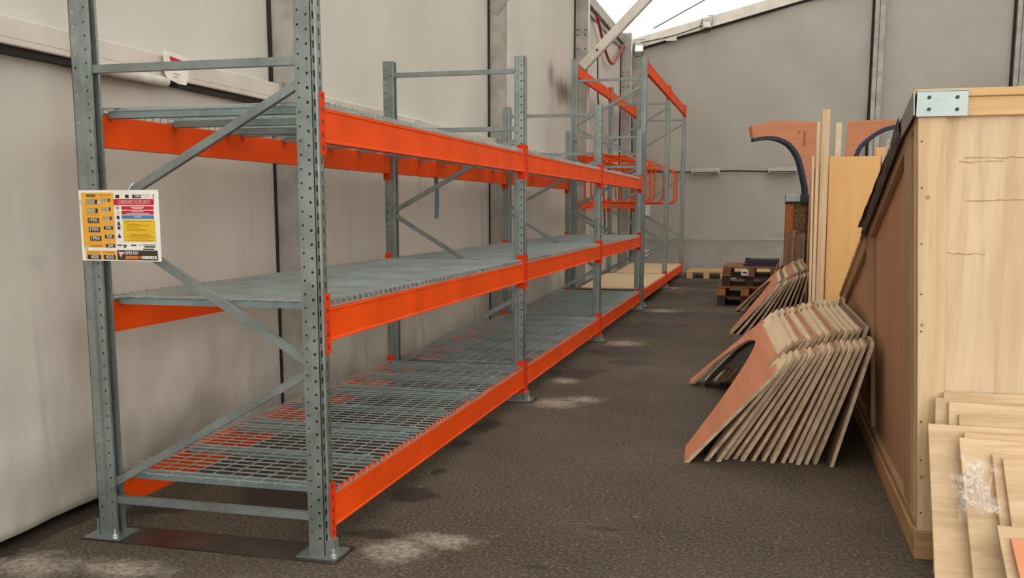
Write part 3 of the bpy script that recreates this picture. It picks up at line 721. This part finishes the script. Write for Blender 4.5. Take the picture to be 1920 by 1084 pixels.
# ------------------------------------------------------------------ sheets and planks behind the near stack
bc = thing('wooden_crate', 'closed wooden crate standing behind the golden plywood sheet', 'crate', (2.85, 8.3, 0))
def wp(name, mb, mat, th): return bevel(part(name, mb, mat, th), .003)
wp('body', MB().box(2.27, 3.5, 6.42, 10.2, .1, 1.93), 'side_ply', bc)
for x0, x1 in ((2.255, 2.35), (3.42, 3.52)):
    wp('corner_post', MB().box(x0, x1, 6.38, 6.42, .1, 1.93), 'pine', bc); wp('corner_post', MB().box(x0, x1, 10.2, 10.24, .1, 1.93), 'pine', bc)
for y in (7.3, 8.3, 9.3): wp('side_batten', MB().box(2.245, 2.27, y, y+.1, .1, 1.93), 'pine_y', bc)
for y in (6.5, 8.2, 9.9): wp('skid', MB().box(2.27, 3.5, y, y+.14, 0, .1), 'base_wood', bc)
wp('top_beam', MB().box(2.74, 3.3, 6.9, 7.05, 1.93, 2.04), 'pine_h', bc)
def upright(name, x0, x1, y0, y1, h, lean, mat, label, cat, group=None):
    v = [(x0,y0,0),(x1,y0,0),(x1,y1,0),(x0,y1,0)]; dx, dy = lean
    v += [(x+dx, y+dy, h) for x, y, z in v]
    o = solid(name, MB().add(v, [(0,3,2,1),(4,5,6,7),(0,1,5,4),(1,2,6,5),(2,3,7,6),(3,0,4,7)]), mat, label, cat, ((x0+x1)/2, (y0+y1)/2, 0), group); bevel(o, .002); return o
upright('plywood_sheet', 2.285, 2.745, 6.20, 6.22, 1.925, (-.01, .14), 'birch', 'golden plywood sheet standing upright behind the near panel stack', 'plywood sheet')
upright('plywood_sheet', 2.75, 3.3, 6.20, 6.22, 1.92, (0, .14), 'ply_v', 'paler plywood sheet right of the golden one, partly behind the sloping crate', 'plywood sheet')
upright('wooden_plank', 2.20, 2.272, 6.17, 6.21, 2.36, (-.01, .10), 'pine', 'tallest pine plank standing at the left edge of the golden plywood', 'plank')
upright('wooden_plank', 2.165, 2.196, 6.17, 6.24, 2.25, (-.02, .10), 'pine', 'second tallest pine plank left of the tallest upright one', 'plank')
upright('wooden_plank', 2.142, 2.163, 6.15, 6.26, 1.93, (-.03, .10), 'ply_v', 'ragged pale board edge, shortest of the three upright planks', 'plank')

# ------------------------------------------------------------------ boards leaning on the crate front
lean = [('a', 2.428,.60,.712, 2.45,.50, 1.2, .0), ('b', 2.395,.575,.692, 2.41,.46, .42, -.012), ('c', 2.441,.55,.682, 2.46,.43, .75, -.01), ('d', 2.476,.525,.641, 2.50,.39, .9, .012),
        ('e', 2.358,.48,.606, 2.378,.2, .55, -.01), ('f', 2.482,.44,.588, 2.52,.16, .9, -.02), ('g', 2.46,.41,.573, 2.503,.12, .8, -.02), ('h', 2.569,.36,.527, 2.60,.06, .7, -.01), ('i', 2.599,.33,.521, 2.64,.02, .8, .0),
        ('j', 2.548,.12,.325, 2.60,-.06, .7, .0), ('k', 2.584,.07,.298, 2.64,-.11, .6, .0)]
txts = ['tallest board leaning on the crate front, backmost of the pile', 'narrow pale board second from the crate, left of the others behind', 'pale board third from the crate in the leaning pile',
        'streaked board fourth from the crate in the leaning pile', 'wide plain plywood board reaching furthest left in the leaning pile', 'board whose edge just shows above the film-draped one',
        'large plywood board the clear plastic film is caught on', 'short board right of the clear plastic film, behind its twin', 'short board at the right frame edge, in front of its twin',
        'low pale board below the plastic film in the leaning pile', 'frontmost low board with a reddish brown face']
lm = ['ply', 'ply', 'ply', 'ply', 'ply', 'ply', 'ply', 'ply', 'ply', 'ply', 'salmon']
for (k, x, y, z, xb, yb, w, rise), tx, mt in zip(lean, txts, lm):
    th = .016; a = Vector((x, y, z)); b = Vector((xb, yb, .002)); d = Vector((w, .01, rise)); n = (a-b).cross(d).normalized()
    if n.y < 0: n = -n
    v = [b, b+Vector((w, .01, 0)), a+d, a]; v = v + [p+n*th for p in v]
    mn = min(p.z for p in v)
    v = [p - Vector((0,0,mn-.001)) if False else p for p in v]
    o = solid('leaning_board', MB().add(v, [(0,1,2,3),(7,6,5,4),(0,4,5,1),(1,5,6,2),(2,6,7,3),(3,7,4,0)]), mt, tx, 'board', (xb+w/2, yb, 0), 'boards leaning on the crate front'); bevel(o, .002)
# crumpled clear film
random.seed(11)
pf = thing('plastic_film', 'crumpled clear plastic film caught on the leaning boards', 'plastic film', (2.50, .10, .42))
for k in range(18):
    cx = 2.42 + .125*random.random(); cz = .385 + .14*random.random(); cy = .20-.08*random.random() + (cz-.42)*.35
    a0 = random.uniform(0, 6.28); ln = random.uniform(.05, .13); wd = random.uniform(.012, .035); s = random.random()*50
    def rib(u, v, cx=cx, cy=cy, cz=cz, a0=a0, ln=ln, wd=wd, s=s):
        t = (u-.5)*ln; q = (v-.5)*wd
        x = cx + t*math.cos(a0) - q*math.sin(a0) + .022*nz(u*3+s, v*2, 1); z = cz + t*math.sin(a0) + q*math.cos(a0) + .022*nz(u*3, v*2+s, 5)
        return (x, cy + .02*nz(u*4+s, v*3, 9) - .01, z)
    part('film_fold', MB().grid(rib, 12, 4), 'film', pf, True)
for k in range(12):
    x0 = 2.46+.07*random.random(); z0 = .51+.02*random.random()
    P = [(x0+.022*nz(k*3.3, t*.9, 2), .165-.012*t/3+.01*nz(k*2.2, t, 4), z0-.024*t) for t in range(7)]
    part('film_tail', MB().tube(P, .0022, 5), 'film', pf, True)

# ------------------------------------------------------------------ pallets
def pallet_parts():
    d = []
    for k in range(7): d.append(('deck_board', None, (0, .80, k*.1717, k*.1717+.12, .122, .144), 0))
    for xx in (0, .34, .68): d.append(('cross_board', None, (xx, xx+.12, 0, 1.15, .100, .122), 0))
    for xx in (0, .34, .68):
        for yy in (0, .515, 1.03): d.append(('block', None, (xx, xx+.12, yy, yy+.12, .022, .100), 1))
    for xx in (0, .34, .68): d.append(('base_board', None, (xx, xx+.12, 0, 1.15, 0, .022), 0))
    return d
PALM = {}
def pallet(loc, rz, mats, label, group):
    t = thing('wooden_pallet', label, 'pallet', loc, group, (0,0,rz))
    for n, _, b, mi in pallet_parts():
        key = (n, tuple(round(q, 3) for q in (b[1]-b[0], b[3]-b[2], b[5]-b[4])), mats[mi])
        if key not in PALM: PALM[key] = MB().box(0, b[1]-b[0], 0, b[3]-b[2], 0, b[5]-b[4]).mesh(n, mats[mi])
        link(n, PALM[key], t, (b[0]-.4, b[2], b[4]))
    return t
PL = ['bottom pallet of the stack, nearly black', 'second pallet from the floor, with bright orange-brown blocks', 'third pallet from the floor in the stack', 'top pallet of the stack, under the navy-edged panels']
for k, (dx, dy, rz, mt) in enumerate(((0, 0, .01, ('pallet_dk','pallet_dk')), (.0, -.03, -.02, ('pallet','pallet_or')), (.06, .04, .03, ('pallet_dk','pallet_dk')), (.07, .0, -.015, ('pallet','pallet')))):
    pallet((1.44+dx, 11.15+dy, .001+k*.146), rz, mt, PL[k], 'stacked pallets near the gable')
o = solid('paper_label', MB().box(1.38, 1.48, 11.128, 11.131, .455, .545), 'white', 'small white paper label on the top pallet stack', 'label', (1.43, 11.13, .455))
link('print_block', MB().box(-.03, .03, -.004, -.002, .03, .055).mesh('print_block', 'cable'), o)
for k, (z, mt) in enumerate(((.588, 'salmon'), (.625, 'salmon'), (.655, 'tarp'))):
    n2 = MB().prism([(1.40+.02*k, 11.35), (1.90, 11.30+.02*k), (1.92, 11.75), (1.42, 11.8), (1.55, 11.6)], lambda a, b, t: (a, b, t), z, z+.03, 0, 1)
    solid('cut_panel', n2, [mt, 'navy'], ['salmon offcut with navy edges, lowest on the pallet stack', 'salmon offcut with navy edges, middle one on the pallet stack', 'black topped offcut, uppermost on the pallet stack'][k], 'panel', (1.6, 11.5, z), 'offcuts on the pallet stack')
pallet((.55, 16.75, .001), 0, ('pine_h','pine'), 'pale pallet lying flat by the gable, next to the tall rack', 'pallets on the floor by the gable')
pallet((1.42, 16.8, .001), .02, ('pine_h','pine'), 'pale pallet lying flat by the gable, behind the pallet stack', 'pallets on the floor by the gable')

# ------------------------------------------------------------------ crate with metal cap and upright offcuts
mc = thing('capped_crate', 'narrow dark crate with a grey metal cap behind the far panel stack', 'crate', (2.2, 11.2, 0))
wp('board_panel', MB().box(2.03, 2.55, 11.02, 11.6, .0, 1.50), 'osb', mc)
wp('corner_post', MB().box(1.975, 2.08, 10.98, 11.04, 0, 1.51), 'pallet_or', mc); wp('corner_post', MB().box(2.25, 2.33, 10.98, 11.04, 0, 1.51), 'pallet_dk', mc)
wp('corner_post', MB().box(1.975, 2.04, 11.54, 11.62, 0, 1.51), 'pallet_or', mc)
wp('metal_cap', MB().box(1.965, 2.165, 10.965, 11.62, 1.53, 1.632), 'galv', mc); wp('metal_cap', MB().box(2.165, 2.56, 10.965, 11.62, 1.515, 1.625), 'tarp', mc); wp('rubber_strip', MB().box(1.965, 2.56, 10.96, 11.62, 1.505, 1.53), 'black', mc)
for k, (x, h, m_) in enumerate(((1.985, 1.10, 'arch_grey'), (2.03, 1.16, 'arch_grey'), (2.07, 1.13, 'side_ply'), (2.12, 1.05, 'arch_grey'), (2.175, 1.08, 'arch_grey'))):
    upright('plywood_offcut', x-.03, x+.012 if k < 3 else x+.05, 10.56+.045*k, 10.58+.045*k, h, (.03, .16), m_,
            'brown plywood offcut standing before the metal-capped crate, %s from the left' % ORD[k], 'offcut', 'offcuts before the capped crate')
random.seed(5)
for k in range(4):
    upright('wood_strip', 1.72+.055*k, 1.735+.055*k, 10.60+.02*k, 10.68+.02*k, .66+.05*k, (.16, .10), 'arch_pink' if k % 2 else 'salmon',
            'reddish strip of wood leaning beside the pallet stack, %s from the left' % ORD[k], 'wood strip', 'reddish strips by the pallet stack')

# ------------------------------------------------------------------ standing arches
A1o = [(1.423,2.713),(1.759,2.763),(1.758,2.796),(2.441,2.748),(2.47,.0),(1.45,.0),(1.44,.22)]
A1i = bez([(1.44,.22),(1.80,.30),(2.10,.60),(2.26,1.05),(2.298,1.638),(2.256,1.893),(2.181,2.179),(2.112,2.31),(2.012,2.425),(1.865,2.501),(1.688,2.529),(1.47,2.50)], 3)
A2o = [(2.862,2.747),(2.80,.0),(3.80,.0),(3.78,.22)]
A2i = bez([(3.78,.22),(3.40,.32),(3.12,.65),(2.96,1.10),(2.93,1.638),(2.95,1.95),(3.001,2.249),(3.071,2.392),(3.255,2.548),(3.441,2.64),(3.72,2.685)], 3)
A2o2 = [(3.72,2.70),(3.396,2.775)]
def standing(poly, inn, y, label, mat, org, shift=0):
    t = thing('standing_arch', label, 'panel', org, 'standing arched panels before the gable')
    bd = part('board', MB().prism([(a+shift, b) for a, b in poly], lambda a, b, q: (a, q, b), y, y+.05, 0, 0), mat, t)
    mb = MB()
    for (a, b), (c, d) in zip(inn, inn[1:]):
        mb.bar((a+shift, y+.026, b), (c+shift, y+.026, d), .060, .05, (0.001, 0, 1) if abs(c-a) > abs(d-b) else (1, 0, 0.001))
    part('edge_band', mb, 'navy', t); return t
P1 = A1o[:6] + A1i
P1 = [(1.423,2.713),(1.759,2.763),(1.758,2.796),(2.441,2.748),(2.47,.0),(1.45,.0)] + A1i
for k in range(4):
    t = standing(P1, A1i, 12.4+.065*k, 'salmon arched panel standing on end left of the tall planks, %s in its row' % ORD[k], 'salmon', (2.2, 12.4+.065*k, 0), -.014*k)
    if k == 0:
        lettering('lettering', 'Exterieur', .062, 'ink', t, (.03, -.004, 2.505), (R(90), R(-90), 0)); lettering('lettering', '35', .055, 'ink', t, (-.05, -.004, 2.60), (R(90), R(-90), 0))
P2 = [(2.862,2.747),(2.80,.0),(3.80,.0)] + A2i + [(3.74,2.70),(3.396,2.775)]
for k in range(3):
    standing(P2, A2i, 12.4+.065*k, 'salmon arched panel standing on end right of the tall planks, %s in its row' % ORD[k], 'salmon', (3.2, 12.4+.065*k, 0), .014*k)
upright('plywood_offcut', 2.69, 2.775, 12.36, 12.62, 2.735, (.0, .0), 'arch_cream', 'pale upright board against the left edge of the right-hand standing arches', 'board')

# ------------------------------------------------------------------ fittings on gable, corner lamps, brace, cables
for x0, nm in ((.06, 'left'), (1.70, 'right')):
    t = thing('wall_box', 'long grey metal box on the gable, %s one on the black cord' % nm, 'box', (x0+.31, YE-.12, 2.18), 'grey boxes on the gable')
    bevel(part('casing', MB().box(x0, x0+.62, YE-.17, YE-.07, 2.185, 2.30), 'greybox', t), .012, 2); part('slit', MB().box(x0+.04, x0+.58, YE-.175, YE-.165, 2.205, 2.225), 'black', t)
    part('bracket', MB().box(x0+.05, x0+.1, YE-.1, YE, 2.2, 2.29), 'alu_dull', t); part('bracket', MB().box(x0+.5, x0+.55, YE-.1, YE, 2.2, 2.29), 'alu_dull', t)
solid('stretched_cord', MB().tube([(-1.2+i*.35, YE-.07, 2.235+.012*math.sin(i*1.3)) for i in range(15)], .016, 6), 'cable', 'dark cord stretched along the gable between the grey boxes', 'cord', (0, YE-.07, 2.23))
for x, z, w, h, lb in ((-1.0, 1.27, .15, .23, 'white paper sheet on the gable seen between the rack posts, upper one'), (-.98, .34, .125, .16, 'small white socket plate low on the gable behind the rack')):
    o = solid('paper_sheet', MB().box(x, x+w, YE-.045, YE+.03, z, z+h), 'white', lb, 'paper' if h > .2 else 'plate', (x, YE-.08, z))
    if h < .2: link('socket_hole', MB().tube([(w/2, .03, h/2), (w/2, .04, h/2)], .025, 10).mesh('socket_hole', 'cable'), o)
def flood(loc, label, lit):
    t = thing('floodlight', label, 'lamp', loc, 'floodlights under the gable beam'); x, y, z = loc
    bevel(part('housing', MB().box(x-.09, x+.09, y-.06, y+.02, z-.10, z+.08), 'greybox', t), .015, 2)
    part('lens', MB().box(x-.075, x+.075, y-.068, y-.058, z-.085, z+.02), 'lamp' if lit else 'white', t)
    mb = MB().tube([(x-.11, y, z), (x-.11, y, z+.16), (x+.11, y, z+.16), (x+.11, y, z)], .012, 6); part('yoke', mb, 'alu_dull', t)
    part('lead', MB().tube([(x-.1, y, z+.1), (x-.15, y, z-.05), (x-.08, y, z-.2), (x+.05, y, z-.18), (x+.09, y, z-.02)], .010, 6), 'cable', t)
flood((.33, YE-.25, 5.36), 'floodlight hanging from the middle of the gable beam', False)
flood((-1.42+.05, YE-.75, 4.86), 'lit floodlight in the corner, nearer the long wall', True)
flood((-1.10, YE-.38, 4.90), 'lit floodlight in the corner, under the gable beam end', True)
solid('junction_box', MB().box(-.55, -.32, YE-.2, YE-.12, 5.04, 5.12), 'rail', 'small white junction box below the gable beam', 'box', (-.43, YE-.16, 5.04))
solid('lamp_cable', MB().tube([(-1.1+.19*i, YE-.22, 5.02+.046*i - .05*math.sin(math.pi*i/8)) for i in range(9)], .012, 6), 'cable', 'thin grey cable sagging along the gable beam to the floodlight', 'cable', (0, YE-.2, 5))
# knee brace
kb = thing('knee_brace', 'broad aluminium brace rising from a column to the roof', 'brace', (-1.1, 12.32, 3.7))
kdir = Vector((.96, 0, .95)).normalized(); A = Vector((-1.26, 12.34, 3.70)); B = A + kdir*2.1
part('strut', MB().bar(A, B, .06, .135, (-.7, 0, .7)), 'rail', kb); part('edge_flange', MB().bar(A + Vector((.055,-.004,-.055)), B + Vector((.055,-.004,-.055)), .066, .02, (-.7, 0, .7)), 'alu_dull', kb)
part('bolt', MB().tube([A+kdir*.35+Vector((0,-.04,0)), A+kdir*.35], .02, 8), 'cable', kb)
solid('roof_cable', MB().tube([Vector((-.6, 16.5, 4.98))+Vector((3.6, -3.0, 1.1))*(i/6) for i in range(7)], .010, 6), 'cable', 'thin steel cable crossing under the white roof', 'cable', (-.6, 16.5, 4.98))
hose = []
for i in range(17):
    t = i/16; hose.append((-1.31, 14.0+3.4*t, 4.78 - .75*math.sin(math.pi*min(1, t*1.06))**1.2*.75 + .0*t))
solid('red_hose', MB().tube(hose, .028, 8), 'red_hose', 'red hose hanging in a loop near the corner lamps', 'hose', (-1.31, 15.5, 4.2), None, True)
for k, (pts, lb) in enumerate((([(-1.25, 13.75, 4.3), (-1.27, 13.95, 3.4), (-1.25, 14.3, 2.7), (-1.28, 14.75, 1.9), (-1.26, 14.9, 1.0), (-1.27, 14.95, .5)], 'dark cable hanging down the long wall behind the tall rack'),
                               ([(-1.30, 18.1, 4.80), (-1.24, 18.2, 3.4), (-1.2, 18.2, 2.2), (-1.22, 18.2, 1.0), (-1.21, 18.2, .01)], 'dark cable hanging down the tent corner column'))):
    solid('hanging_cable', MB().tube(pts, .014, 6), 'cable', lb, 'cable', pts[-1])
